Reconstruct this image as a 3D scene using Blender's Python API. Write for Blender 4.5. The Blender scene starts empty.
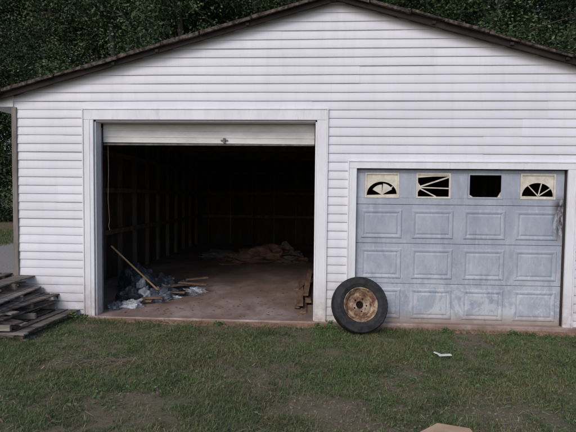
import bpy, math, random
import numpy as np
from mathutils import Matrix, Vector
random.seed(4); rng=np.random.default_rng(7)
S=bpy.context.scene
COL=S.collection

# ---------------------------------------------------------------- helpers
def empty(name):
    e=bpy.data.objects.new(name,None); COL.objects.link(e); return e
def obj(name,me,mat=None,parent=None):
    o=bpy.data.objects.new(name,me); COL.objects.link(o)
    if mat is not None: me.materials.append(mat)
    if parent is not None: o.parent=parent
    return o
def pymesh(name,v,f,mat=None,parent=None,smooth=False):
    me=bpy.data.meshes.new(name); me.from_pydata([tuple(p) for p in v],[],[tuple(q) for q in f]); me.update()
    if smooth:
        for p in me.polygons: p.use_smooth=True
    return obj(name,me,mat,parent)
def bevel(o,w=0.004,s=2):
    m=o.modifiers.new('bev','BEVEL'); m.width=w; m.segments=s; m.limit_method='ANGLE'; return o
BF=[(0,3,2,1),(4,5,6,7),(0,1,5,4),(1,2,6,5),(2,3,7,6),(3,0,4,7)]
def boxv(x0,x1,y0,y1,z0,z1):
    return [(x0,y0,z0),(x1,y0,z0),(x1,y1,z0),(x0,y1,z0),(x0,y0,z1),(x1,y0,z1),(x1,y1,z1),(x0,y1,z1)]
def box(name,x0,x1,y0,y1,z0,z1,mat,parent=None,bev=0.003):
    o=pymesh(name,boxv(x0,x1,y0,y1,z0,z1),BF,mat,parent)
    if bev: bevel(o,bev)
    return o
class MB:
    """mesh accumulator"""
    def __init__(s): s.v=[]; s.f=[]
    def add(s,v,f):
        n=len(s.v); s.v+= [tuple(p) for p in v]; s.f+=[tuple(i+n for i in q) for q in f]
    def box(s,x0,x1,y0,y1,z0,z1,M=None):
        v=boxv(x0,x1,y0,y1,z0,z1)
        if M is not None: v=[M@Vector(p) for p in v]
        s.add(v,BF)
    def poly(s,pts,y0,y1):
        n=len(pts)
        v=[(p[0],y0,p[1]) for p in pts]+[(p[0],y1,p[1]) for p in pts]
        f=[tuple(range(n)),tuple(range(2*n-1,n-1,-1))]+[(i,i+n,(i+1)%n+n,(i+1)%n) for i in range(n)]
        s.add(v,f)
    def out(s,name,mat,parent=None,bev=0,smooth=False):
        o=pymesh(name,s.v,s.f,mat,parent,smooth)
        if bev: bevel(o,bev)
        return o
def quadmesh(name,V,nq_idx,mat,parent=None,colors=None,smooth=False):
    me=bpy.data.meshes.new(name)
    V=np.asarray(V,dtype=np.float32); Q=np.asarray(nq_idx,dtype=np.int32)
    me.vertices.add(len(V)); me.vertices.foreach_set('co',V.ravel())
    me.loops.add(Q.size); me.loops.foreach_set('vertex_index',Q.ravel())
    me.polygons.add(len(Q)); me.polygons.foreach_set('loop_start',np.arange(0,Q.size,4,dtype=np.int32))
    if colors is not None:
        a=me.attributes.new('tint','FLOAT_COLOR','POINT'); c=np.ones((len(V),4),dtype=np.float32); c[:,:3]=colors
        a.data.foreach_set('color',c.ravel())
    if smooth: me.polygons.foreach_set('use_smooth',np.ones(len(Q),dtype=bool))
    me.update(calc_edges=True)
    return obj(name,me,mat,parent)
_L=rng.random((64,64))
def vnoise(x,y,s=1.0):
    x=np.asarray(x)/s+17.3; y=np.asarray(y)/s+9.1
    i=np.floor(x).astype(int); j=np.floor(y).astype(int); fx=x-i; fy=y-j
    fx=fx*fx*(3-2*fx); fy=fy*fy*(3-2*fy)
    g=lambda a,b:_L[a%64,b%64]
    return (g(i,j)*(1-fx)+g(i+1,j)*fx)*(1-fy)+(g(i,j+1)*(1-fx)+g(i+1,j+1)*fx)*fy
def fbm(x,y,s): return vnoise(x,y,s)*.55+vnoise(x+5,y+3,s*.45)*.3+vnoise(x-4,y+8,s*.2)*.15

# ---------------------------------------------------------------- materials
class Mat:
    def __init__(s,name,rough=.8,spec=.3):
        s.m=bpy.data.materials.new(name); s.m.use_nodes=True; s.nt=s.m.node_tree
        s.b=s.nt.nodes['Principled BSDF']; s.b.inputs['Roughness'].default_value=rough
        s.b.inputs['Specular IOR Level'].default_value=spec
        s.tc=s.nt.nodes.new('ShaderNodeTexCoord')
    def n(s,t,**k):
        q=s.nt.nodes.new(t)
        for a,b in k.items(): setattr(q,a,b)
        return q
    def l(s,a,b): s.nt.links.new(a,b)
    def noise(s,scale,detail=6,rough=.6,stretch=(1,1,1),dist=0):
        mp=s.n('ShaderNodeMapping'); mp.inputs['Scale'].default_value=stretch
        s.l(s.tc.outputs['Object'],mp.inputs[0])
        n=s.n('ShaderNodeTexNoise'); n.inputs['Scale'].default_value=scale; n.inputs['Detail'].default_value=detail
        n.inputs['Roughness'].default_value=rough; n.inputs['Distortion'].default_value=dist
        s.l(mp.outputs[0],n.inputs['Vector']); return n.outputs['Fac']
    def ramp(s,fac,stops):
        r=s.n('ShaderNodeValToRGB'); e=r.color_ramp.elements
        while len(e)<len(stops): e.new(.5)
        for q,(p,c) in zip(e,stops):
            q.position=p; q.color=(c,c,c,1) if not hasattr(c,'__len__') else (*c,1)
        s.l(fac,r.inputs[0]); return r.outputs[0]
    def mix(s,fac,a,b,mode='MIX'):
        m=s.n('ShaderNodeMix',data_type='RGBA',blend_type=mode)
        for i,x in ((0,fac),(6,a),(7,b)):
            if isinstance(x,bpy.types.NodeSocket): s.l(x,m.inputs[i])
            elif i==0: m.inputs[0].default_value=x
            else: m.inputs[i].default_value=(*x,1)
        return m.outputs[2]
    def mul(s,a,b):
        m=s.n('ShaderNodeMath',operation='MULTIPLY')
        for i,x in ((0,a),(1,b)):
            if isinstance(x,bpy.types.NodeSocket): s.l(x,m.inputs[i])
            else: m.inputs[i].default_value=x
        return m.outputs[0]
    def base(s,c):
        if isinstance(c,bpy.types.NodeSocket): s.l(c,s.b.inputs['Base Color'])
        else: s.b.inputs['Base Color'].default_value=(*c,1)
        return s
    def bump(s,h,dist=.01,strength=.5):
        b=s.n('ShaderNodeBump'); b.inputs['Distance'].default_value=dist; b.inputs['Strength'].default_value=strength
        s.l(h,b.inputs['Height']); s.l(b.outputs[0],s.b.inputs['Normal']); return s
    def zval(s,axis=2):
        x=s.n('ShaderNodeSeparateXYZ'); s.l(s.tc.outputs['Object'],x.inputs[0]); return x.outputs[axis]
    def rng(s,v,a,b,c=0,d=1):
        m=s.n('ShaderNodeMapRange'); s.l(v,m.inputs[0])
        for i,x in enumerate((a,b,c,d)): m.inputs[i+1].default_value=x
        return m.outputs[0]

def simple(name,c1,c2,scale=8,rough=.8,bumpd=.003,stretch=(1,1,1),spec=.3,lo=.35,hi=.65):
    m=Mat(name,rough,spec); f=m.noise(scale,8,.65,stretch); m.base(m.ramp(f,[(lo,c1),(hi,c2)]))
    if bumpd: m.bump(f,bumpd,.6)
    return m.m

# white vinyl siding
m=Mat('vinyl_siding',.48,.35)
att=m.n('ShaderNodeAttribute',attribute_name='tint')
f=m.noise(2.2,7,.6,(1,1,.35)); c=m.ramp(f,[(.3,(.755,.75,.82)),(.65,(.82,.815,.88))])
c=m.mix(1.0,c,att.outputs['Color'],'MULTIPLY')
st=m.noise(9,6,.7,(1,1,.08)); c=m.mix(m.ramp(st,[(.5,0),(.78,.22)]),c,(.50,.48,.47))
f6=m.noise(40,4,.8); c=m.mix(m.ramp(f6,[(.66,0),(.74,.35)]),c,(.42,.38,.35))
zf=m.rng(m.zval(),.7,-.05); g=m.noise(6,6,.7)
c=m.mix(m.mul(zf,m.ramp(g,[(.35,.08),(.7,.75)])),c,(.42,.34,.28)); m.base(c); m.bump(m.noise(60,3,.5,(.15,1,1)),.0012,.35)
M_VINYL=m.m
# white painted trim
m=Mat('white_trim_paint',.5,.35); f=m.noise(5,7,.65,(1,1,.3)); c=m.ramp(f,[(.32,(.72,.715,.76)),(.6,(.82,.815,.86))])
st=m.noise(16,6,.75,(1,1,.15)); c=m.mix(m.ramp(st,[(.54,0),(.75,.4)]),c,(.42,.38,.35))
zf=m.rng(m.zval(),.6,-.05)
c=m.mix(m.mul(zf,m.ramp(m.noise(11,6,.7),[(.35,.15),(.65,.9)])),c,(.40,.30,.24)); m.base(c); m.bump(f,.002,.3); M_TRIM=m.m
# weathered blue-grey door
m=Mat('door_blue_grey_paint',.55,.35)
f=m.noise(3.0,9,.70,(1,1,.5)); c=m.ramp(f,[(.3,(.28,.31,.38)),(.5,(.37,.40,.475)),(.7,(.46,.49,.56))])
f2=m.noise(14,8,.75,(1,1,.25)); c=m.mix(m.ramp(f2,[(.52,0),(.68,.5)]),c,(.56,.575,.63))
f5=m.noise(45,6,.8,(1,1,.5)); c=m.mix(m.ramp(f5,[(.55,0),(.68,.45)]),c,(.26,.285,.34))
f4=m.noise(5,8,.8,(1,1,.7),.6); zf=m.rng(m.zval(),1.1,0.0,.0,1.0)
c=m.mix(m.mul(zf,m.ramp(f4,[(.47,0),(.54,.8)])),c,(.61,.62,.66))
f3=m.noise(22,5,.7,(1,1,.06)); c=m.mix(m.ramp(f3,[(.58,0),(.76,.35)]),c,(.2,.215,.25))
sx=m.mul(m.rng(m.zval(0),3.12,3.22),m.mul(m.rng(m.zval(),1.05,1.3),m.rng(m.zval(),1.75,1.6)))
c=m.mix(m.mul(sx,m.ramp(m.noise(8,6,.7,(2,1,.6)),[(.36,0),(.46,.95)])),c,(.06,.045,.035))
zf=m.rng(m.zval(),.16,-.02); c=m.mix(zf,c,(.30,.22,.17)); m.base(c); m.bump(f2,.0015,.4); M_DOOR=m.m
M_DOORW=simple('overhead_door_white',(.60,.585,.58),(.78,.77,.77),6,.5,.001,(.4,1,1))
M_CREAM=simple('cream_window_insert',(.56,.50,.42),(.74,.69,.61),14,.6,.001)
M_RUST=simple('rusty_roof_metal',(.018,.014,.013),(.05,.035,.03),9,.75,.004)
M_RUST2=simple('rusty_roof_edge',(.016,.013,.013),(.19,.14,.115),17,.8,.004,(1,1,1),.3,.42,.70)
M_FASC=simple('dark_fascia_wood',(.014,.011,.011),(.04,.03,.027),7,.85,.004,(.3,1,1))
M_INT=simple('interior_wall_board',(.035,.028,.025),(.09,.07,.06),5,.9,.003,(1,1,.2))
M_STUD=simple('interior_stud_wood',(.09,.068,.052),(.19,.15,.12),6,.9,.003,(1,1,.15))
M_POST=simple('bare_corner_board',(.13,.11,.10),(.27,.24,.22),9,.85,.003,(1,1,.2))
M_METAL=simple('galvanised_track',(.12,.12,.13),(.25,.25,.26),12,.45,.001)
M_PALLET=simple('weathered_pallet_wood',(.055,.045,.038),(.22,.185,.16),7,.9,.005,(.25,2.2,2.2))
M_PALLET2=simple('pale_pallet_wood',(.12,.10,.085),(.36,.31,.27),7,.9,.005,(.25,2.2,2.2))
M_PLANK=simple('old_plank_wood',(.085,.05,.033),(.26,.165,.105),7,.85,.003,(1.6,.3,1.6))
M_POLE=simple('yellow_wood_handle',(.42,.27,.11),(.55,.38,.17),10,.6,.001)
M_TARP=simple('brown_tarp_cloth',(.10,.055,.038),(.27,.15,.10),6,.8,.01)
M_GTARP=simple('grey_sheet',(.10,.09,.085),(.26,.24,.23),6,.8,.01)
M_BAG=simple('crumpled_plastic',(.16,.17,.20),(.58,.59,.63),12,.35,.006,spec=.5)
M_BAGD=simple('dark_plastic',(.015,.016,.02),(.07,.08,.10),10,.35,.006,spec=.5)
M_BAGB=simple('blue_grey_plastic',(.05,.06,.085),(.19,.215,.26),10,.35,.006,spec=.5)
M_CARD=simple('cardboard',(.36,.25,.16),(.47,.34,.23),6,.9,.002)
M_PAPER=simple('white_scrap',(.6,.58,.55),(.75,.73,.7),9,.8,.002)
# concrete slab w/ red clay dust
m=Mat('stained_concrete',.5,.4)
f=m.noise(1.3,9,.65,(1,.6,1),.3); c=m.ramp(f,[(.3,(.17,.115,.09)),(.5,(.28,.20,.17)),(.68,(.45,.37,.34))])
f2=m.noise(9,7,.7); c=m.mix(m.ramp(f2,[(.5,0),(.72,.5)]),c,(.13,.08,.06)); 
f3=m.noise(45,5,.8); c=m.mix(m.ramp(f3,[(.58,0),(.66,.6)]),c,(.10,.065,.05)); m.base(c)
r=m.ramp(m.noise(1.7,6,.6),[(.4,.28),(.6,.55)]); m.l(r,m.b.inputs['Roughness']); m.bump(f2,.002,.4); M_CONC=m.m
M_CLAY=simple('red_clay_edge',(.20,.105,.07),(.36,.215,.155),9,.95,.008)
# tyre & rim
m=Mat('tyre_rubber',.75,.3); f=m.noise(14,6,.7); m.base(m.ramp(f,[(.35,(.012,.012,.014)),(.7,(.045,.043,.043))])); m.bump(m.noise(60,3),.0015,.4); M_TYRE=m.m
m=Mat('rusty_rim_paint',.65,.35); f=m.noise(10,9,.72); m.base(m.ramp(f,[(.38,(.085,.042,.025)),(.48,(.20,.115,.07)),(.55,(.38,.28,.20)),(.7,(.52,.42,.33))])); m.bump(f,.002,.5); M_RIM=m.m
# ground
m=Mat('soil_and_grass_ground',.95,.1)
f=m.noise(1.1,9,.68,(1,1,1),.4); c=m.ramp(f,[(.34,(.18,.135,.10)),(.5,(.14,.12,.078)),(.66,(.10,.11,.052))])
f2=m.noise(24,8,.75); c=m.mix(m.ramp(f2,[(.4,.0),(.7,.6)]),c,(.21,.165,.125)); 
f3=m.noise(90,4,.7); c=m.mix(m.ramp(f3,[(.55,0),(.65,.5)]),c,(.06,.05,.035)); m.base(c); m.bump(f2,.02,.7); M_GROUND=m.m
M_CLOD=simple('bare_dirt',(.13,.09,.07),(.28,.21,.165),14,.95,.015)
def tintmat(name,rough=.7,trans=.25,spec=.2):
    m=Mat(name,rough,spec); a=m.n('ShaderNodeAttribute',attribute_name='tint'); m.base(a.outputs['Color'])
    if trans>0:
        t=m.n('ShaderNodeBsdfTranslucent'); m.l(a.outputs['Color'],t.inputs['Color'])
        mx=m.n('ShaderNodeMixShader'); mx.inputs[0].default_value=trans
        m.l(m.b.outputs[0],mx.inputs[1]); m.l(t.outputs[0],mx.inputs[2])
        m.l(mx.outputs[0],m.nt.nodes['Material Output'].inputs['Surface'])
    return m.m
M_GRASS=tintmat('grass_blades',.6,.3); M_LEAF=tintmat('tree_leaves',.55,.0,.2)
M_BARK=simple('tree_bark',(.03,.025,.02),(.09,.075,.065),9,.95,.01,(1,1,.25))

# ---------------------------------------------------------------- garage
G=empty('white_garage_building')
XL,XR,AX=-4.09,4.69,.30; SL=.277; ZA=4.22
DEP=9.5
O1=(-2.97,.06,2.68); O2=(.59,3.30,2.05)
def ztop(x): return ZA-SL*abs(x-AX)
w=MB()
w.poly([(XL,-.1),(O1[0],-.1),(O1[0],O1[2]),(XL,O1[2])],0,.12)
w.poly([(O1[1],-.1),(O2[0],-.1),(O2[0],O1[2]),(O1[1],O1[2])],0,.12)
w.poly([(O2[1],-.1),(XR,-.1),(XR,O1[2]),(O2[1],O1[2])],0,.12)
w.poly([(O2[0],O2[2]),(O2[1],O2[2]),(O2[1],O1[2]),(O2[0],O1[2])],0,.12)
w.poly([(XL,O1[2]),(XR,O1[2]),(XR,ztop(XR)),(AX,ZA),(XL,ztop(XL))],0,.12)
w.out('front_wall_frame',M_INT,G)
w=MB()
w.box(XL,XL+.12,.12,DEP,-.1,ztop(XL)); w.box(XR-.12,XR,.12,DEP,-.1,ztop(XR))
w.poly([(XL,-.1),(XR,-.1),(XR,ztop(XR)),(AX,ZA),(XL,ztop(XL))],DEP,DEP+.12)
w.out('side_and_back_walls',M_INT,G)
w=MB()
for i in range(12):
    y=.7+i*.76
    w.box(XL+.12,XL+.21,y,y+.045,.0,ztop(XL)-.05); w.box(XR-.21,XR-.12,y,y+.045,0,ztop(XR)-.05)
for i in range(11):
    x=XL+.5+i*.76; w.box(x,x+.045,DEP-.09,DEP,.0,ztop(x)-.05)
for z in (.9,1.7,2.4):
    w.box(XL+.21,XL+.25,.5,DEP-.1,z,z+.09); w.box(XL+.3,XR-.3,DEP-.13,DEP-.09,z,z+.09)
for i in range(6):
    y=1.2+i*1.5; w.box(XL+.12,XR-.12,y,y+.045,2.82,2.95)
w.box(.28,.40,4.4,4.52,0,2.82)
w.out('studs_and_rafters',M_STUD,G)
# roof
def slope_strip(mb,y0,y1,x0,x1,o0,o1):
    for a,b in ((x0,AX),(AX,x1)):
        za=ztop(a); zb=ztop(b)
        mb.add([(a,y0,za+o0),(b,y0,zb+o0),(b,y1,zb+o0),(a,y1,za+o0),(a,y0,za+o1),(b,y0,zb+o1),(b,y1,zb+o1),(a,y1,za+o1)],BF)
RX0,RX1=-4.52,5.12
w=MB(); slope_strip(w,-.095,DEP+.2,RX0,RX1,.004,.045); w.out('roof_deck',M_FASC,G)
w=MB(); slope_strip(w,-.125,-.097,RX0,RX1,-.032,.05); w.out('rake_board',M_FASC,G)
w=MB(); ys=np.arange(-.17,DEP+.25,.038)
for a,b in ((RX0-.05,AX),(AX,RX1+.05)):
    vv=[];ff=[]
    for i,y in enumerate(ys):
        z=.062+.011*math.cos(i*math.pi/1.0)
        for x in (a,b): vv.append((x,y,ztop(x)+z))
    for i in range(len(ys)-1): ff.append((2*i,2*i+1,2*i+3,2*i+2))
    w.add(vv,ff)
o=w.out('corrugated_roof_sheets',M_RUST,G); sm=o.modifiers.new('s','SOLIDIFY'); sm.thickness=.004
w=MB(); w2=MB()
x=RX0-.03
while x<RX1:
    L=random.uniform(.28,.75); x2=min(x+L,RX1)
    if x<AX<x2: x2=AX
    d=random.uniform(-.012,.012); t=random.uniform(-.008,.012); yy=random.uniform(-.008,.008)
    v=[]
    for (yy0,oo) in ((-.178+yy,.035+d),(-.178+yy,.072+t),(-.13,.078+t),(-.13,.035+d)):
        v+= [(x,yy0,ztop(x)+oo+random.uniform(-.006,.006)),(x2,yy0,ztop(x2)+oo+random.uniform(-.01,.006))]
    w.add(v,[(0,1,3,2),(2,3,5,4),(4,5,7,6),(6,7,1,0),(0,2,4,6),(1,7,5,3)])
    x=x2+random.uniform(0.0,.02) if x2!=AX else AX+.001
    if random.random()<.45:
        px=x2-random.uniform(.06,.2); w2.box(px,px+.045,-.15,-.128,ztop(px)-.02,ztop(px)+.014)
w.out('rake_flashing',M_RUST2,G,.003); w2.out('purlin_ends',M_FASC,G,.003)
for side in (-1,1):
    w=MB()
    if side<0: pts=[(XL,2.855),(XL,ztop(XL)),(RX0+.02,ztop(RX0+.02)),(RX0+.02,2.855)]
    else: pts=[(XR,2.855),(XR,ztop(XR)),(RX1-.02,ztop(RX1-.02)),(RX1-.02,2.855)]
    w.poly(pts,-.03,DEP); w.out('eave_box',M_TRIM,G)
# siding
pitch=.1143
def intervals(z0,z1):
    xs=[(XL,XR)]
    def cut(lst,a,b):
        r=[]
        for p,q in lst:
            if b<=p or a>=q: r.append((p,q)); continue
            if a>p: r.append((p,a))
            if b<q: r.append((b,q))
        return r
    zm=(z0+z1)/2
    if zm<2.83: xs=cut(xs,-3.12,.20)
    if zm<2.155: xs=cut(xs,.48,3.415)
    return xs
V=[];Q=[];CC=[]
prof=[(0.0,-.005),(0.0,-.0135),(.06,-.0155),(.55,-.0100),(1.0,-.0055)]
k=0; z=-.04
while z<ZA:
    z1=z+pitch
    if k%2==0: so=rng.uniform(0,3.0); tints={}
    for (a,b) in intervals(z,z1):
        cuts=[a]; s=XL-3.6+so
        while s<b:
            if s>a+.15 and s<b-.15: cuts.append(s)
            s+=3.05
        cuts.append(b)
        for i in range(len(cuts)-1):
            p,q=cuts[i],cuts[i+1]
            key=round(q,2)
            if key not in tints: tints[key]=(1+rng.uniform(-.06,.02),rng.uniform(-.0022,.0022))
            tt,dy=tints[key]
            if i>0: p-=.02
            lap=-.0026*(i%2)
            def lim(zz): 
                r=(ZA-zz)/SL; return max(p,AX-r),min(q,AX+r)
            l0,r0=lim(z); 
            if r0-l0<.01: continue
            ns=max(1,int((r0-l0)/.35)); n=len(V)
            for (tz,y) in prof:
                zz=min(z+tz*pitch,ZA-.002); l,r=lim(zz)
                if r<=l: l=r=(l+r)/2
                for s_ in range(ns+1):
                    xx=l+(r-l)*s_/ns
                    wy=.004*(float(vnoise(xx,k*3.1,.6))-.5); wz=.006*(float(vnoise(xx+40,k*1.7,1.1))-.5)
                    V.append((xx,y+dy+lap+wy,zz+(wz if tz<.5 and zz<ZA-.1 else 0))); CC.append((tt,tt,tt))
            for j in range(len(prof)-1):
                for s_ in range(ns):
                    a0=n+j*(ns+1)+s_; Q.append((a0,a0+1,a0+ns+2,a0+ns+1))
    z=z1; k+=1
quadmesh('vinyl_siding_courses',V,Q,M_VINYL,G,np.array(CC))
for nm,X,sg in (('side_siding_left',XL,-1),('side_siding_right',XR,1)):
    V=[];Q=[];z=-.04
    while z<ztop(XL)-.12:
        n=len(V)
        for tz,d in prof:
            V+=[(X-sg*d*1.0,0.0,z+tz*pitch),(X-sg*d*1.0,DEP+.12,z+tz*pitch)]
        for j in range(len(prof)-1):
            Q.append((n+2*j,n+2*j+1,n+2*j+3,n+2*j+2))
        z+=pitch
    quadmesh(nm,V,Q,M_VINYL,G,np.ones((len(V),3)))
box('corner_board',XL-.022,XL+.045,-.034,-.001,-.06,2.85,M_POST,G)
box('corner_board',XR-.055,XR+.022,-.034,-.001,-.06,2.85,M_TRIM,G)
def casing(nm,x0,x1,z0,z1,y=-.032):
    box(nm,x0,x1,y,0.0,z0,z1,M_TRIM,G,.004)
casing('opening_casing_left',-3.105,-2.97,-.04,2.68); casing('opening_casing_right',.06,.187,-.06,2.68)
casing('opening_casing_top',-3.105,.187,2.681,2.815,-.034)
box('j_channel',-3.125,-3.106,-.042,0,-.04,2.836,M_TRIM,G,.003); box('j_channel',.188,.207,-.042,0,-.06,2.836,M_TRIM,G,.003)
box('j_channel',-3.105,.187,-.042,0,2.816,2.836,M_TRIM,G,.003)
box('casing_bead',-3.035,-3.02,-.038,-.033,-.03,2.68,M_TRIM,G,.002)
casing('door_casing_left',.492,.59,-.06,2.05); casing('door_casing_right',3.30,3.40,-.06,2.05)
casing('door_casing_top',.492,3.40,2.051,2.135,-.034)
box('j_channel',.474,.491,-.042,0,-.06,2.155,M_TRIM,G,.003); box('j_channel',3.401,3.418,-.042,0,-.06,2.155,M_TRIM,G,.003)
box('j_channel',.492,3.40,-.042,0,2.136,2.155,M_TRIM,G,.003)
box('jamb_liner_left',-2.969,-2.95,.001,.16,-.02,2.66,M_TRIM,G,.002)
box('jamb_liner_right',.04,.059,.001,.16,-.02,2.66,M_TRIM,G,.002)
box('jamb_liner_top',-2.95,.04,.001,.16,2.662,2.679,M_TRIM,G,.002)
box('concrete_slab',XL+.01,XR-.01,-.055,DEP,-.14,-.004,M_CONC,G,.012)
# open overhead door
w=MB(); w.box(-2.94,.03,.20,.24,2.395,2.72); 
for zz in (2.47,2.56): w.box(-2.94,.03,.194,.1995,zz,zz+.012)
o=w.out('overhead_door_bottom_section',M_DOORW,G,.006)
o.matrix_world=Matrix.Translation((-1.45,.2,2.39))@Matrix.Rotation(math.radians(.35),4,'Y')@Matrix.Translation((1.45,-.2,-2.39))
box('door_bottom_seal',-2.94,.03,.205,.235,2.365,2.390,simple('rubber_seal',(.10,.09,.085),(.22,.2,.19),10,.8),G)
w=MB(); w.box(-1.27,-1.17,.182,.192,2.425,2.445); w.box(-1.235,-1.205,.17,.192,2.40,2.47); w.out('door_pull_handle',M_METAL,G,.003)
w=MB()
for i in range(4): w.box(-2.94,.03,.42+i*.55,.42+i*.55+.535,2.73,2.77)
w.out('overhead_door_upper_sections',M_DOORW,G,.005)
w=MB()
for x in (-2.98,.045):
    w.box(x,x+.03,.26,2.8,2.70,2.725); w.box(x,x+.03,.17,.2,-.0,2.6)
w.out('door_tracks',M_METAL,G)
def rod(mb,p,q,r,n=10):
    p,q=Vector(p),Vector(q); d=(q-p).normalized(); u=d.orthogonal().normalized(); t=d.cross(u)
    v=[p+(u*math.cos(2*math.pi*i/n)+t*math.sin(2*math.pi*i/n))*r for i in range(n)]+[q+(u*math.cos(2*math.pi*i/n)+t*math.sin(2*math.pi*i/n))*r for i in range(n)]
    mb.add(v,[(i,(i+1)%n,n+(i+1)%n,n+i) for i in range(n)]+[tuple(range(n))[::-1],tuple(range(n,2*n))])
w=MB(); cp=[(-2.90,.26,2.42),(-2.895,.26,2.0),(-2.905,.26,1.6),(-2.89,.27,1.3),(-2.90,.26,1.22),(-2.88,.26,1.16)]
for a,b in zip(cp,cp[1:]): rod(w,a,b,.0035,6)
w.out('door_pull_cord',M_CARD,G)

# ---- closed sectional door
dx0,dx1=.597,3.293; W4=(dx1-dx0)/4
secs=[(-.02,.515),(.52,1.055),(1.06,1.575),(1.58,2.043)]
base=MB(); rp=MB()
YF=.045
for si,(za,zb) in enumerate(secs[:3]):
    base.box(dx0,dx1,YF,YF+.045,za,zb)
    for c in range(4):
        cx=dx0+W4*(c+.5); hw=W4*.405; z0=za+.065; z1=zb-.065
        def ring(w_,h0,h1,y): return [(cx-w_,y,h0),(cx+w_,y,h0),(cx+w_,y,h1),(cx-w_,y,h1)]
        lv=[(0,0,-.0005),(.012,.012,-.012),(.03,.03,-.012),(.055,.055,-.002),(.075,.075,-.010),]
        v=[];f=[]
        for (a,b,yy) in lv: v+=ring(hw-a,z0+b,z1-b,YF+yy)
        for j in range(len(lv)-1):
            for q in range(4): f.append((4*j+q,4*j+(q+1)%4,4*j+4+(q+1)%4,4*j+4+q))
        j=len(lv)-1; f.append((4*j,4*j+1,4*j+2,4*j+3)); rp.add(v,f)
za,zb=secs[3]
wz0,wz1=za+.085,zb-.045
wx=[]
for c in range(4):
    cx=dx0+W4*(c+.5); wx.append((cx-.225,cx+.225))
edges=[dx0]+[e for p in wx for e in p]+[dx1]
for i in range(0,len(edges),2): base.box(edges[i],edges[i+1],YF,YF+.045,wz0,wz1)
base.box(dx0,dx1,YF,YF+.045,za,wz0-.0005); base.box(dx0,dx1,YF,YF+.045,wz1+.0005,zb)
base.out('closed_door_sections',M_DOOR,G,.004); rp.out('closed_door_raised_panels',M_DOOR,G)
w=MB(); fr=MB()
def arcpts(cx,cz,rx,rz,a0,a1,n=14): return [(cx+rx*math.cos(math.radians(a0+(a1-a0)*i/n)),cz+rz*math.sin(math.radians(a0+(a1-a0)*i/n))) for i in range(n+1)]
def strip(mb,p,q,t,y0,y1):
    d=Vector((q[0]-p[0],q[1]-p[1])).normalized(); nn=Vector((-d.y,d.x))*t/2
    mb.poly([(p[0]-nn.x,p[1]-nn.y),(q[0]-nn.x,q[1]-nn.y),(q[0]+nn.x,q[1]+nn.y),(p[0]+nn.x,p[1]+nn.y)],y0,y1)
for c,(a,b) in enumerate(wx):
    t=.022
    for (p,q,r,s) in ((a,b,wz0,wz0+t),(a,b,wz1-t,wz1),(a,a+t,wz0+t,wz1-t),(b-t,b,wz0+t,wz1-t)):
        if c==2: fr.box(p,q,YF-.008,YF-.0005,r,s)
        else: w.box(p,q,YF-.008,YF-.0005,r,s)
    A,B,Z0,Z1=a+t,b-t,wz0+t,wz1-t; y0,y1=YF+.004,YF+.012; H=Z1-Z0; Wd=B-A
    if c==3 or c==0:
        cx=(A+B)/2; cz=Z0+.02
        arc=arcpts(cx,cz,Wd*.49,H*.60,180,0)
        v=[];f=[]
        for (px_,pz_) in arc: v+=[(px_,y0,pz_),(px_,y0,Z1)]
        for i in range(len(arc)-1): f.append((2*i,2*i+2,2*i+3,2*i+1))
        w.add(v,f)
        w.poly([(A,Z0),(arc[0][0],Z0),(arc[0][0],Z1),(A,Z1)],y0,y1); w.poly([(arc[-1][0],Z0),(B,Z0),(B,Z1),(arc[-1][0],Z1)],y0,y1)
        if c==3:
            w.poly([(A,Z0),(B,Z0),(B,Z0+.012),(A,Z0+.018)],y0-.001,y1)
            for an,k_ in ((35,1),(75,.98),(128,1)): strip(w,(cx+.01,cz),(cx+Wd*.48*k_*math.cos(math.radians(an)),cz+H*.6*k_*math.sin(math.radians(an))),.013,y0+.001,y1)
        else:
            w.poly([(A,Z0),(B,Z0),(B,Z0+.03),(A,Z0+.012)],y0-.001,y1)
            for a0,a1,k_ in ((30,84,.78),(90,150,.70)):
                pts=[(cx,cz)]+arcpts(cx,cz,Wd*.49*k_,H*.66*k_,a0,a1,6)
                w.poly(pts[::-1],y0+.001,y1)
            strip(w,(cx,cz),(cx+Wd*.35,cz+H*.38),.012,y0+.002,y1)
    if c==1:
        s=(A,Z0+H*.42)
        for q,tt in (((B,Z1-.03),.018),((B,Z0+H*.38),.014),((A+.24,Z0),.016)): strip(w,s,q,tt,y0,y1)
        w.poly([(A,Z0+H*.2),(A+.05,Z0+H*.42),(A,Z0+H*.66)],y0-.001,y1)
        w.poly([(A,Z1-.04),(A+.2,Z1-.022),(B,Z1-.02),(B,Z1),(A,Z1)],y0-.001,y1)
    if c==2:
        w.poly([(A,Z0),(A+.05,Z0),(A+.02,Z0+.02),(A,Z0+.03)],y0,y1); w.poly([(B-.04,Z0),(B,Z0),(B,Z0+.07)],y0,y1)
w.out('sunburst_window_inserts',M_CREAM,G); fr.out('window_frame',M_DOOR,G)
box('door_bottom_strip',dx0,dx1,YF-.006,YF+.05,-.05,-.022,M_STUD,G)

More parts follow.
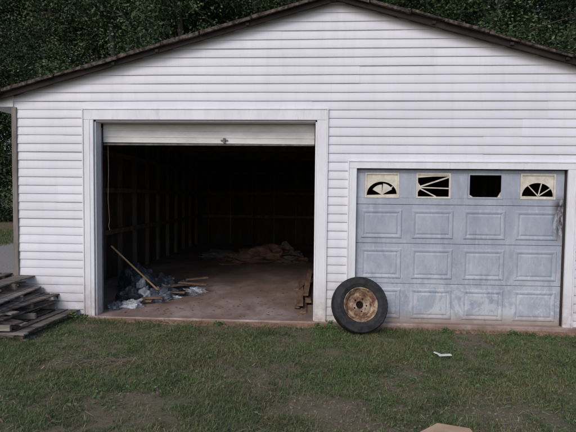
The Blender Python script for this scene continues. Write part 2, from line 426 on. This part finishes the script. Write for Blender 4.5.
# ---------------------------------------------------------------- ground
def gz(x,y):
    x=np.asarray(x,dtype=float); y=np.asarray(y,dtype=float)
    r=(fbm(x,y,1.3)-.5)*.05+(fbm(x+30,y,.35)-.5)*.014
    base=-.055-.012*np.clip(x,-4,4)*.6
    under=((x>XL+.1)&(x<XR-.1)&(y>-.03)&(y<DEP))
    z=base+r*np.where(y>-.3,.35,1)
    z=np.where(under,-.2,z)
    return z
def axis(lo,hi,fine,outer):
    a=np.arange(lo,hi,fine); g=[]; s=fine; p=hi
    while p<outer: g.append(p); s*=1.25; p+=s
    h=[];s=fine;p=lo-fine
    while p>-outer: h.append(p); s*=1.25; p-=s
    return np.array(h[::-1]+list(a)+g)
ax_=axis(-6,6,.06,900); ay_=axis(-6.5,1.0,.06,900)
X,Y=np.meshgrid(ax_,ay_,indexing='ij'); Z=gz(X,Y)
nx,ny=X.shape; idx=np.arange(nx*ny).reshape(nx,ny)
Qd=np.stack([idx[:-1,:-1],idx[1:,:-1],idx[1:,1:],idx[:-1,1:]],-1).reshape(-1,4)
quadmesh('ground',np.stack([X,Y,Z],-1).reshape(-1,3),Qd,M_GROUND,smooth=True)
V=[];Q=[];n=160
for i in range(n+1):
    x=XL+(XR-XL)*i/n; wv=.04+.12*vnoise(x,0,.22)+(.05 if -3<x<.1 else 0)
    V+=[(x,-.056,-.018-.02*vnoise(x,3,.2)-(.03 if x>.2 else 0)),(x,-.056-wv*.5,-.035-.008*x*.6),(x,-.1-wv,float(gz(x,-.1-wv))-.015)]
for i in range(n):
    for j in range(2): a=3*i+j; Q.append((a+1,a+4,a+3,a))
quadmesh('red_clay_edge',np.array(V),Q,M_CLAY,smooth=True)
V=[];Q=[]
for i in range(30):
    y=1.4+i*.25; 
    for t in (-1,1): V.append((-7.6+t*(2.2+.3*vnoise(y,t,.7)),y,0.0))
for i in range(29): Q.append((2*i,2*i+1,2*i+3,2*i+2))
quadmesh('dirt_track',np.array(V),Q,simple('pale_gravel',(.17,.155,.14),(.34,.32,.30),25,.95,.02),smooth=True)

# grass
def holes(x,y):
    d=np.ones_like(x)
    for cx,cy,rx,ry,s in ((.15,-2.40,.42,.32,.95),(1.55,-2.38,.42,.22,.95),(-.55,-1.5,.25,.4,.55),(.6,-2.95,.5,.25,.85),(1.5,-1.25,.3,.1,.6),(-2.9,-.5,.5,.2,.6),(-1.0,-.26,1.3,.1,.7),(2.2,-.3,.9,.1,.5),(-2.1,-1.65,.25,.08,.6),(1.0,-2.8,.3,.15,.85),(-.2,-.8,.25,.35,.55),(-.25,-1.9,.2,.3,.6)):
        d*=1-s*np.exp(-(((x-cx+.1*np.sin(y*17))/rx)**2+((y-cy+.05*np.sin(x*13))/ry)**2)**1.5)
    return d
def grass(name,N,x0,x1,y0,y1,hmin,hmax,wd,thresh=.35,floor_=.05,mask=None,bright=1.0):
    x=rng.uniform(x0,x1,N); y=rng.uniform(y0,y1,N)
    dn=fbm(x,y,.5)*.5+fbm(x+9,y+4,.15)*.5
    keep=rng.random(N)<np.clip((dn-thresh)*6,floor_,1)*holes(x,y)
    inb=(x>XL-.03)&(x<XR+.03)&(y>-.12)&(y<DEP+.2)
    keep&=~inb
    if mask is not None: keep&=mask(x,y)
    x,y,dn=x[keep],y[keep],dn[keep]; n=len(x)
    h=rng.uniform(hmin,hmax,n)*(.3+1.45*np.clip(dn-.1,0,1))
    near=np.exp(-((y+.05)/.15)**2)*(rng.random(n)<.3); h*=1+near*.9
    ang=rng.uniform(0,2*np.pi,n); lean=rng.uniform(.2,1.2,n)*h
    dx,dy=np.cos(ang),np.sin(ang); a2=ang+np.pi/2+rng.uniform(-.5,.5,n); sx,sy=np.cos(a2),np.sin(a2)
    wv=rng.uniform(.6,1.4,n)*wd
    z0=gz(x,y)-.004
    V=np.zeros((n,6,3))
    for k,(t,ww,lz) in enumerate(((0,1,0),(.5,.85,.62),(1,.12,1))):
        lx=lean*t**1.8
        for s_,sg in ((0,-1),(1,1)):
            V[:,2*k+s_,0]=x+dx*lx+sg*sx*wv*ww*.5
            V[:,2*k+s_,1]=y+dy*lx+sg*sy*wv*ww*.5
            V[:,2*k+s_,2]=z0+h*lz*(1-.25*(lean/h)*t)
    b=np.arange(n)[:,None]*6
    Q=np.concatenate([b+np.array([[0,1,3,2]]),b+np.array([[2,3,5,4]])])
    g=np.array([.17,.24,.085]);g2=np.array([.105,.175,.065]); ye=np.array([.27,.26,.125]); st=np.array([.38,.32,.21])
    u=rng.random(n)[:,None]; pt=(fbm(x+50,y,.6)*.6+fbm(x+20,y+50,.2)*.4)[:,None]
    c=g*u+g2*(1-u); kk=np.clip((pt-.43)*4.5,0,1); c=c*(1-.7*kk)+ye*.7*kk
    dk=np.clip((fbm(x+80,y+11,.35)[:,None]-.5)*4,0,1); c=c*(1-.3*dk)
    dry=(rng.random(n)<(.06+.28*np.clip(.6-dn,0,1)))[:,None]; c=np.where(dry,st*rng.uniform(.6,1,(n,1)),c)
    c=c*rng.uniform(.65,1.25,(n,1))*bright
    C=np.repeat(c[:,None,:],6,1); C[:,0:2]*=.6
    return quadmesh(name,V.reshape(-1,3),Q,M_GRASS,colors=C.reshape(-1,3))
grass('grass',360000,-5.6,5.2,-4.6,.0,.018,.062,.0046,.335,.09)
grass('grass',50000,-16,-4.15,0,14,.06,.15,.011,.2,mask=lambda x,y:~((abs(x+7.6)<2.1)&(y>1.3)&(y<8.8)))
N=34000; x=rng.uniform(-5.4,5,N); y=rng.uniform(-4.4,-.15,N); dn=fbm(x+70,y+20,.4)
k=(rng.random(N)<np.clip((dn-.45)*7,0,1)*holes(x,y)); x,y=x[k],y[k]; n=len(x)
r=rng.uniform(.006,.016,n); an=rng.uniform(0,6.28,n); z0=gz(x,y)+rng.uniform(.01,.035,n)
tl=rng.uniform(-.5,.5,(n,2)); V=np.zeros((n,4,3))
for q in range(4):
    ca=np.cos(an+q*np.pi/2)*r; sa=np.sin(an+q*np.pi/2)*r*.8
    V[:,q,0]=x+ca;V[:,q,1]=y+sa;V[:,q,2]=z0+ca*tl[:,0]+sa*tl[:,1]
c=np.array([.13,.20,.08])*rng.uniform(.6,1.3,(n,1))
quadmesh('clover_weeds',V.reshape(-1,3),np.arange(n)[:,None]*4+np.array([[0,1,2,3]]),M_GRASS,colors=np.repeat(c[:,None],4,1).reshape(-1,3))
V=[];C=[]
def litter(cx,cy,rx,ry,N,lmin,lmax,wd,cols):
    for _ in range(N):
        x=random.gauss(cx,rx);y=random.gauss(cy,ry); 
        if y>-.12: continue
        a=random.uniform(-.6,.6) if random.random()<.6 else random.uniform(0,6.28); L=random.uniform(lmin,lmax)/2
        z=float(gz(x,y))+random.uniform(.012,.04); dz=random.uniform(-.012,.012)
        ca,sa=math.cos(a),math.sin(a); ww=wd*random.uniform(.5,1.2)
        V.extend([(x-ca*L-sa*ww,y-sa*L+ca*ww,z-dz),(x+ca*L-sa*ww,y+sa*L+ca*ww,z+dz),(x+ca*L+sa*ww,y+sa*L-ca*ww,z+dz),(x-ca*L+sa*ww,y-sa*L-ca*ww,z-dz)])
        cc=np.array(random.choice(cols))*random.uniform(.7,1.15); C.extend([cc]*4)
tan=[(.38,.30,.21),(.28,.22,.15),(.45,.39,.30)]
litter(-2.15,-1.65,.17,.07,170,.05,.16,.002,tan); litter(-1.85,-1.55,.2,.05,60,.05,.16,.002,tan)
litter(-.3,-2.0,2.3,1.0,1100,.02,.09,.002,tan)
litter(0,-2.0,2.6,1.0,520,.015,.035,.008,[(.24,.16,.10),(.34,.25,.17),(.17,.12,.08)])
litter(.2,-2.5,.5,.4,220,.02,.08,.002,tan); litter(1.5,-2.4,.4,.25,120,.02,.08,.002,tan)
quadmesh('dead_grass_litter',np.array(V),np.arange(len(V)).reshape(-1,4),M_GRASS,colors=np.array(C))
w=MB()
for _ in range(800):
    cx,cy,rx,ry=random.choice([(.15,-2.40,.35,.3),(1.55,-2.4,.35,.22),(.6,-2.9,.5,.25),(0,-1.8,2.5,1)])
    x=random.gauss(cx,rx);y=min(random.gauss(cy,ry),-.2); s=random.uniform(.004,.014); z=float(gz(x,y))
    w.add([(x-s,y,z+s*.2),(x,y-s,z),(x+s,y,z+s*.3),(x,y+s,z),(x+s*.2,y,z+s*.9)],[(0,1,4),(1,2,4),(2,3,4),(3,0,4)])
w.out('dirt_clods',M_CLOD)

# ---------------------------------------------------------------- spare wheel
SW=empty('spare_wheel')
def lathe(name,prof,n,mat,parent,smooth=True,fn=None):
    v=[];f=[]
    for i in range(n):
        a=2*math.pi*i/n
        for j,(r,y) in enumerate(prof):
            rr=r if fn is None else fn(i,j,r)
            v.append((rr*math.cos(a),y,rr*math.sin(a)))
    m_=len(prof)
    for i in range(n):
        for j in range(m_-1):
            f.append((i*m_+j,i*m_+j+1,((i+1)%n)*m_+j+1,((i+1)%n)*m_+j))
    return pymesh(name,v,f,mat,parent,smooth)
tp=[(.205,-.070),(.212,-.085),(.235,-.098),(.262,-.104),(.268,-.108),(.274,-.105),(.305,-.103),(.328,-.094),(.334,-.096),(.343,-.086),(.352,-.07),(.355,-.05),(.346,-.046),(.346,-.038),(.356,-.034),(.357,-.008),(.347,-.005),(.347,.005),(.357,.008),(.356,.034),(.346,.038),(.346,.046),(.355,.05),(.352,.07),(.343,.086),(.328,.094),(.3,.103),(.262,.104),(.235,.098),(.212,.085),(.205,.07)]
def lug(i,j,r): return r-.007 if (r>.34 and r!=.346 and r!=.347 and (i+ (j%3))%3==0) else r
lathe('tire',tp,150,M_TYRE,SW,True,lug)
rimp=[(.198,.07),(.198,-.062),(.208,-.074),(.217,-.086),(.213,-.090),(.205,-.086),(.196,-.07),(.188,-.05),(.178,-.046),(.170,-.02),(.160,.004),(.150,.002),(.135,-.024),(.110,-.040),(.085,-.036),(.062,-.032),(.052,-.034),(.048,-.028),(.047,.02)]
lathe('rim',rimp,72,M_RIM,SW)
w=MB()
for i in range(5):
    a=math.radians(72*i+20); cx,cz=.082*math.cos(a),.082*math.sin(a)
    n=10; w.add([(cx+.011*math.cos(t*2*math.pi/n),-.040,cz+.011*math.sin(t*2*math.pi/n)) for t in range(n)],[tuple(range(n))])
hm=Mat('dark_holes',.9,.1); hm.base((.012,.01,.009)); w.out('lug_holes',hm.m,SW)
w=MB(); n=24; w.add([(.047*math.cos(t*2*math.pi/n),.0,.047*math.sin(t*2*math.pi/n)) for t in range(n)],[tuple(range(n))]); w.out('hub_hole',hm.m,SW)
tl=math.radians(19)
SW.matrix_world=Matrix.Translation((.625,-.30,.355*math.cos(tl)+.104*math.sin(tl)-.075))@Matrix.Rotation(math.radians(7),4,'Z')@Matrix.Rotation(-tl,4,'X')@Matrix.Rotation(.5,4,'Y')

# ---------------------------------------------------------------- pallet pile
PP=empty('wooden_pallet_pile')
def pallet(k,x1,y0,z,rz,L=1.25,Wd=1.05,tilt=(0,0)):
    w=MB(); M=Matrix.Translation((x1,y0,z))@Matrix.Rotation(rz,4,'Z')@Matrix.Rotation(tilt[0],4,'Y')@Matrix.Rotation(tilt[1],4,'X')
    for yy in (0,Wd/2-.02,Wd-.04): w.box(-L,0,yy,yy+.04,.018,.085,M)
    x=-L; 
    while x<-.05:
        bw=random.uniform(.085,.14)
        j=Matrix.Translation((x,0,0))@Matrix.Rotation(random.uniform(-.02,.02),4,'Z')
        if random.random()<.93: w.box(0,bw,-random.uniform(.0,.03),Wd+random.uniform(-.01,.02),.087,.104+random.uniform(0,.003),M@j)
        if random.random()<.5: w.box(0,bw,-random.uniform(0,.03),Wd,.0,.016,M@j)
        x+=bw+random.uniform(.01,.05)
    w.out('pallet_%d'%k,M_PALLET if k%2==0 else M_PALLET2,PP,.003)
pallet(0,-3.32,-1.05,-.03,math.radians(-4))
pallet(1,-3.44,-1.10,.075,math.radians(3))
pallet(2,-3.62,-1.02,.183,math.radians(-7),tilt=(.02,0))
pallet(3,-3.60,-1.08,.29,math.radians(5),tilt=(.03,0))
pallet(4,-3.80,-1.0,.41,math.radians(-2),tilt=(.03,0.02))
for bi,mt in enumerate((M_PALLET,M_PALLET2)):
    w=MB()
    for i in range(bi,18,2):
        z=.02+i*.032+random.uniform(0,.01); xr=-3.30-.035*i+random.uniform(-.1,.14)
        M=Matrix.Translation((xr,random.uniform(-1.22,-.95),z))@Matrix.Rotation(random.uniform(-.35,.25),4,'Z')@Matrix.Rotation(random.uniform(-.03,.07),4,'Y')
        w.box(-random.uniform(.8,1.3),0,0,random.uniform(.07,.13),0,.018,M)
    w.out('loose_boards_%d'%bi,mt,PP,.002)

# ---------------------------------------------------------------- interior junk
def crumple(name,cx,cy,cz,rx,ry,rz_,mat,seed,amp=.45,parent=None,n=42,sharp=1.0):
    r=np.random.default_rng(seed); v=[];f=[]
    dirs=[Vector(r.normal(size=3)).normalized() for _ in range(26)]; am=r.uniform(-1,1,26)
    for i in range(n+1):
        th=math.pi*i/n
        for j in range(n):
            ph=2*math.pi*j/n
            d=Vector((math.sin(th)*math.cos(ph),math.sin(th)*math.sin(ph),math.cos(th)))
            s=1+amp*sum(a*max(0,1-abs(d.dot(q)-.45)*5) for a,q in zip(am,dirs))*.38*sharp
            z=max(0.0,d.z*rz_*s)
            v.append((cx+d.x*rx*s,cy+d.y*ry*s,cz+z+.003*((i*j)%3)))
    for i in range(n):
        for j in range(n): f.append((i*n+j,i*n+(j+1)%n,(i+1)*n+(j+1)%n,(i+1)*n+j))
    return pymesh(name,v,f,mat,parent)
PB=empty('plastic_bag_heap')
for i,(cx,cy,rx,ry,rz_,m_) in enumerate([(-2.68,.55,.17,.14,.09,M_BAG),(-2.85,.85,.22,.22,.22,M_BAGD),(-2.5,1.1,.22,.18,.13,M_BAGB),(-2.28,1.3,.16,.12,.07,M_BAGD),(-2.85,1.35,.25,.22,.32,M_BAGD),(-2.6,1.75,.28,.22,.22,M_BAGD),(-2.35,.98,.12,.08,.04,M_BAG),(-2.86,.40,.10,.14,.10,M_BAGB),(-2.0,1.65,.15,.11,.05,M_BAG),(-3.1,1.8,.3,.3,.4,M_BAGD),(-2.66,.88,.11,.08,.12,M_BAG),(-2.45,1.45,.13,.10,.15,M_BAGB),(-2.3,1.85,.2,.15,.12,M_BAGD),(-2.75,1.1,.09,.08,.22,M_BAG),(-1.95,1.35,.09,.05,.02,M_BAGB),(-2.2,1.15,.1,.06,.03,M_BAG)]):
    crumple('bag_%d'%i,cx,cy,-.004,rx,ry,rz_,m_,i+3,.85,PB)
w=MB()
rod(w,(-2.42,1.05,.10),(-3.18,.95,.85),.014); w.out('wooden_handle',M_POLE,None,smooth=False)
w=MB()
for i in range(8):
    M=Matrix.Translation((-2.9+i*.10,.65+i*.16,.02+.02*i))@Matrix.Rotation(random.uniform(-.5,.9),4,'Z')@Matrix.Rotation(random.uniform(-.1,.1),4,'Y'); w.box(0,random.uniform(.3,.6),0,.07,0,.018,M)
w.out('scrap_boards',M_PLANK,None,.002)
TP=empty('crumpled_tarp')
crumple('tarp_main',-1.25,5.5,-.004,.75,.5,.27,M_TARP,21,.8,TP); crumple('tarp_fold',-1.8,5.2,-.004,.5,.35,.14,M_TARP,22,.8,TP); crumple('grey_sheet',-.62,5.9,-.004,.45,.4,.30,M_GTARP,25,.8,TP); crumple('sheet_low',-2.5,6.2,-.004,.5,.4,.12,M_GTARP,27,.8,TP); crumple('tarp_end',-.75,5.3,-.004,.4,.25,.14,M_GTARP,29,.8,TP)
w=MB()
for i in range(9):
    M=Matrix.Translation((-1.9+random.uniform(0,1.0),5.1+random.uniform(0,.7),.10+.03*i*random.random()))@Matrix.Rotation(random.uniform(-.6,.6),4,'Z')@Matrix.Rotation(random.uniform(-.22,.16),4,'Y'); w.box(-.1,random.uniform(.5,.9),0,.11,0,.02,M)
w.out('tarp_boards',M_PLANK,TP,.002)
w=MB()
for i,(x,y,rz,ry_,L) in enumerate([(-.10,.35,90,0,2.6),(-.20,.55,87,0.3,2.2),(-.03,.8,92,0,2.4),(-.15,.5,91,.6,1.9),(-.24,1.5,78,.5,1.6),(-.08,1.0,88,1.5,2.2)]):
    M=Matrix.Translation((x,y,.0+.022*i))@Matrix.Rotation(math.radians(rz),4,'Z')@Matrix.Rotation(math.radians(-ry_),4,'Y'); w.box(0,L,-.045,.045,0,.02,M)
w.out('wood_planks',M_PLANK,None,.002)
w=MB()
for _ in range(90):
    x=random.uniform(-2.7,-.1);y=abs(random.gauss(0,.9))+.1; a=random.uniform(0,6); s=random.uniform(.006,.028)
    M=Matrix.Translation((x,y,-.002))@Matrix.Rotation(a,4,'Z'); w.box(-s,s,-s*.4,s*.4,0,.006,M)
w.out('floor_debris',M_PLANK,None)
w=MB(); M=Matrix.Translation((.95,-2.84,-.03))@Matrix.Rotation(.3,4,'Z')@Matrix.Rotation(.05,4,'X')@Matrix.Scale(1.3,4)
w.add([M@Vector(p) for p in [(-.17,-.12,0),(.17,-.14,0),(.19,.03,.01),(.03,.10,.02),(-.12,.05,.01),(-.17,-.12,.008),(.17,-.14,.008),(.19,.03,.018),(.03,.10,.028),(-.12,.05,.018)]],[(4,3,2,1,0),(5,6,7,8,9)]+[(i,(i+1)%5,5+(i+1)%5,5+i) for i in range(5)])
w.out('cardboard_scrap',M_CARD)
w=MB(); M=Matrix.Translation((1.45,-1.18,-.015))@Matrix.Rotation(.2,4,'Z'); w.box(-.07,.07,-.02,.02,0,.008,M); M=Matrix.Translation((1.38,-1.15,-.01))@Matrix.Rotation(-.5,4,'Z')@Matrix.Rotation(.2,4,'Y'); w.box(-.04,.04,-.015,.015,0,.006,M)
w.out('white_paper_scrap',M_PAPER)
V=[];C=[]
def weed(cx,cy,h,n):
    for _ in range(n):
        t=random.random(); a=random.uniform(0,6.28); r=random.uniform(0,.12)*(1-t*.5); x,y,z=cx+r*math.cos(a),cy+r*math.sin(a)*.5,float(gz(cx,cy))+t*h
        s=random.uniform(.008,.02); d1=Vector((random.gauss(0,1),random.gauss(0,1),random.gauss(0,.6))).normalized()*s*1.6; d2=d1.orthogonal().normalized()*s*.6; p=Vector((x,y,z))
        V.extend([p-d1,p-d2,p+d1,p+d2]); C.extend([np.array((.11,.18,.06))*random.uniform(.6,1.3)]*4)
for cx,h in ((-3.2,.14),(-3.05,.10),(-3.6,.12),(-1.2,.05),(.25,.12),(.1,.08),(1.75,.07),(2.6,.06),(3.45,.10)): weed(cx,-.2,h,60)
quadmesh('weed_plants',np.array([tuple(p) for p in V]),np.arange(len(V)).reshape(-1,4),M_GRASS,colors=np.array(C))

# ---------------------------------------------------------------- trees
def tube(V,Q,pts,rad,n=7):
    b0=len(V)
    for i,p in enumerate(pts):
        d=(pts[min(i+1,len(pts)-1)]-pts[max(i-1,0)]).normalized(); u=d.orthogonal().normalized(); t=d.cross(u)
        for k in range(n): V.append(p+(u*math.cos(2*math.pi*k/n)+t*math.sin(2*math.pi*k/n))*rad[i])
    for i in range(len(pts)-1):
        for k in range(n): Q.append((b0+i*n+k,b0+i*n+(k+1)%n,b0+(i+1)*n+(k+1)%n,b0+(i+1)*n+k))
def tree_meshes(seed,H,crown_r,z0f,nl,leaf):
    r=random.Random(seed); V=[];Q=[]; tips=[]
    pts=[Vector((0,0,-.2))]; 
    for i in range(1,9): pts.append(Vector((r.uniform(-.15,.15)*i*.5,r.uniform(-.15,.15)*i*.5,H*.92*i/8)))
    rad=[.22*(1-i/9)**.8+.02 for i in range(9)]; tube(V,Q,pts,rad,9)
    for b in range(34):
        t=r.uniform(z0f,.98); i=min(int(t*8),7); base=pts[i].lerp(pts[i+1],t*8-i)
        a=r.uniform(0,6.28); L=crown_r*(1.15-.75*abs((t-z0f)/(1-z0f)-.35))*r.uniform(.55,1.1)
        p=[base]; d=Vector((math.cos(a),math.sin(a),r.uniform(.05,.6)))
        for s in range(1,5):
            d=(d+Vector((r.gauss(0,.18),r.gauss(0,.18),r.gauss(.03,.12)))).normalized(); p.append(p[-1]+d*L/4)
        tube(V,Q,p,[.05*(1-s/5)+.008 for s in range(5)],5)
        for s in range(1,5):
            for _ in range(2): tips.append(p[s]+Vector((r.gauss(0,.35),r.gauss(0,.35),r.gauss(0,.28))))
    me1=bpy.data.meshes.new('tree_trunk_and_limbs'); me1.from_pydata([tuple(v) for v in V],[],Q); me1.materials.append(M_BARK); me1.update()
    for pl in me1.polygons: pl.use_smooth=True
    g=np.random.default_rng(seed); T=np.array([tuple(t) for t in tips]); k=g.integers(0,len(T),nl)
    sc=g.uniform(.22,.5,len(T)); br=g.uniform(.4,1.6,len(T))
    P=T[k]+g.normal(size=(nl,3))*sc[k][:,None]*np.array([1,1,.6])
    d1=g.normal(size=(nl,3)); d1[:,2]*=.6; d1/=np.linalg.norm(d1,axis=1)[:,None]
    d2=np.cross(d1,g.normal(size=(nl,3))); d2/=np.linalg.norm(d2,axis=1)[:,None]
    s=g.uniform(.6,1.3,nl)[:,None]*leaf
    Vl=np.stack([P-d1*s,P-d2*s*.5,P+d1*s,P+d2*s*.5],1)
    c=np.array([.056,.086,.038])*br[k][:,None]*g.uniform(.7,1.3,(nl,1))
    o=quadmesh('tmp',Vl.reshape(-1,3),np.arange(nl)[:,None]*4+np.array([[0,1,2,3]]),M_LEAF,colors=np.repeat(c[:,None],4,1).reshape(-1,3))
    me2=o.data; bpy.data.objects.remove(o); return me1,me2
TT=[tree_meshes(11,16,3.8,.18,38000,.068),tree_meshes(12,18,3.4,.25,36000,.066),tree_meshes(13,14,3.6,.1,36000,.068)]
BT=[tree_meshes(14,5,2.4,.02,18000,.075)]
def place(parent,tm,x,y,s,rz,solo=None):
    if solo:
        e=empty(solo); e.location=(x,y,-.1); e.rotation_euler=(0,0,rz); e.scale=(s,s,s)
        for me,nm in zip(tm,('trunk_and_limbs','leaves')): o=bpy.data.objects.new(nm,me); COL.objects.link(o); o.parent=e
    else:
        for me,nm in zip(tm,('trunk_and_limbs','leaves')):
            o=bpy.data.objects.new(nm,me); COL.objects.link(o); o.parent=parent; o.location=(x,y,-.1); o.rotation_euler=(0,0,rz); o.scale=(s,s,s)
for x,y,i,s in ((-9.5,15,0,1.0),(-6.0,13.5,2,1.0),(-2.5,15,1,1.0),(4.2,14.5,1,1.0),(7.5,13.5,0,.95),(11,14,2,1.05),(-14,18,0,1.1)):
    place(None,TT[i],x,y,s,random.uniform(0,6),'deciduous_tree')
F=empty('distant_forest')
for row,yy in enumerate((19,24,30)):
    x=-34+row*1.3
    while x<36:
        place(F,TT[random.randint(0,2)],x,yy+random.uniform(-1.5,1.5),random.uniform(.95,1.25)*(1+.15*row),random.uniform(0,6)); x+=random.uniform(2.8,3.8)
x=-36
while x<36:
    place(F,BT[0],x,random.uniform(17,22),random.uniform(.8,1.2),random.uniform(0,6)); x+=random.uniform(2.2,3.2)

# ---------------------------------------------------------------- light, sky, camera
wd=bpy.data.worlds.new('World'); S.world=wd; wd.use_nodes=True; nt=wd.node_tree; bg=nt.nodes['Background']
sky=nt.nodes.new('ShaderNodeTexSky'); sky.sky_type='NISHITA'; sky.sun_disc=False
EL,AZ=math.radians(38),math.radians(205)
sky.sun_elevation=EL; sky.sun_rotation=AZ; sky.air_density=1.0; sky.dust_density=2.0; sky.ozone_density=1.5
nt.links.new(sky.outputs[0],bg.inputs[0]); bg.inputs[1].default_value=.15
sd=bpy.data.lights.new('sun','SUN'); sd.energy=1.05; sd.angle=math.radians(25); sd.color=(1,.96,.95)
so=bpy.data.objects.new('sun',sd); COL.objects.link(so)
dirv=Vector((math.sin(AZ)*math.cos(EL),math.cos(AZ)*math.cos(EL),math.sin(EL)))
so.rotation_euler=dirv.to_track_quat('Z','Y').to_euler()
cam=bpy.data.cameras.new('camera'); co=bpy.data.objects.new('camera',cam); COL.objects.link(co); S.camera=co
cam.lens=28; cam.sensor_width=36; cam.clip_end=3000; cam.clip_start=.05
co.matrix_world=Matrix.Translation((0,-6,1.68))@(Matrix.Rotation(math.radians(3),4,'Z')@Matrix.Rotation(math.radians(90-2.6),4,'X')@Matrix.Rotation(math.radians(.6),4,'Z'))
S.view_settings.view_transform='Standard'; S.view_settings.look='None'; S.view_settings.exposure=0
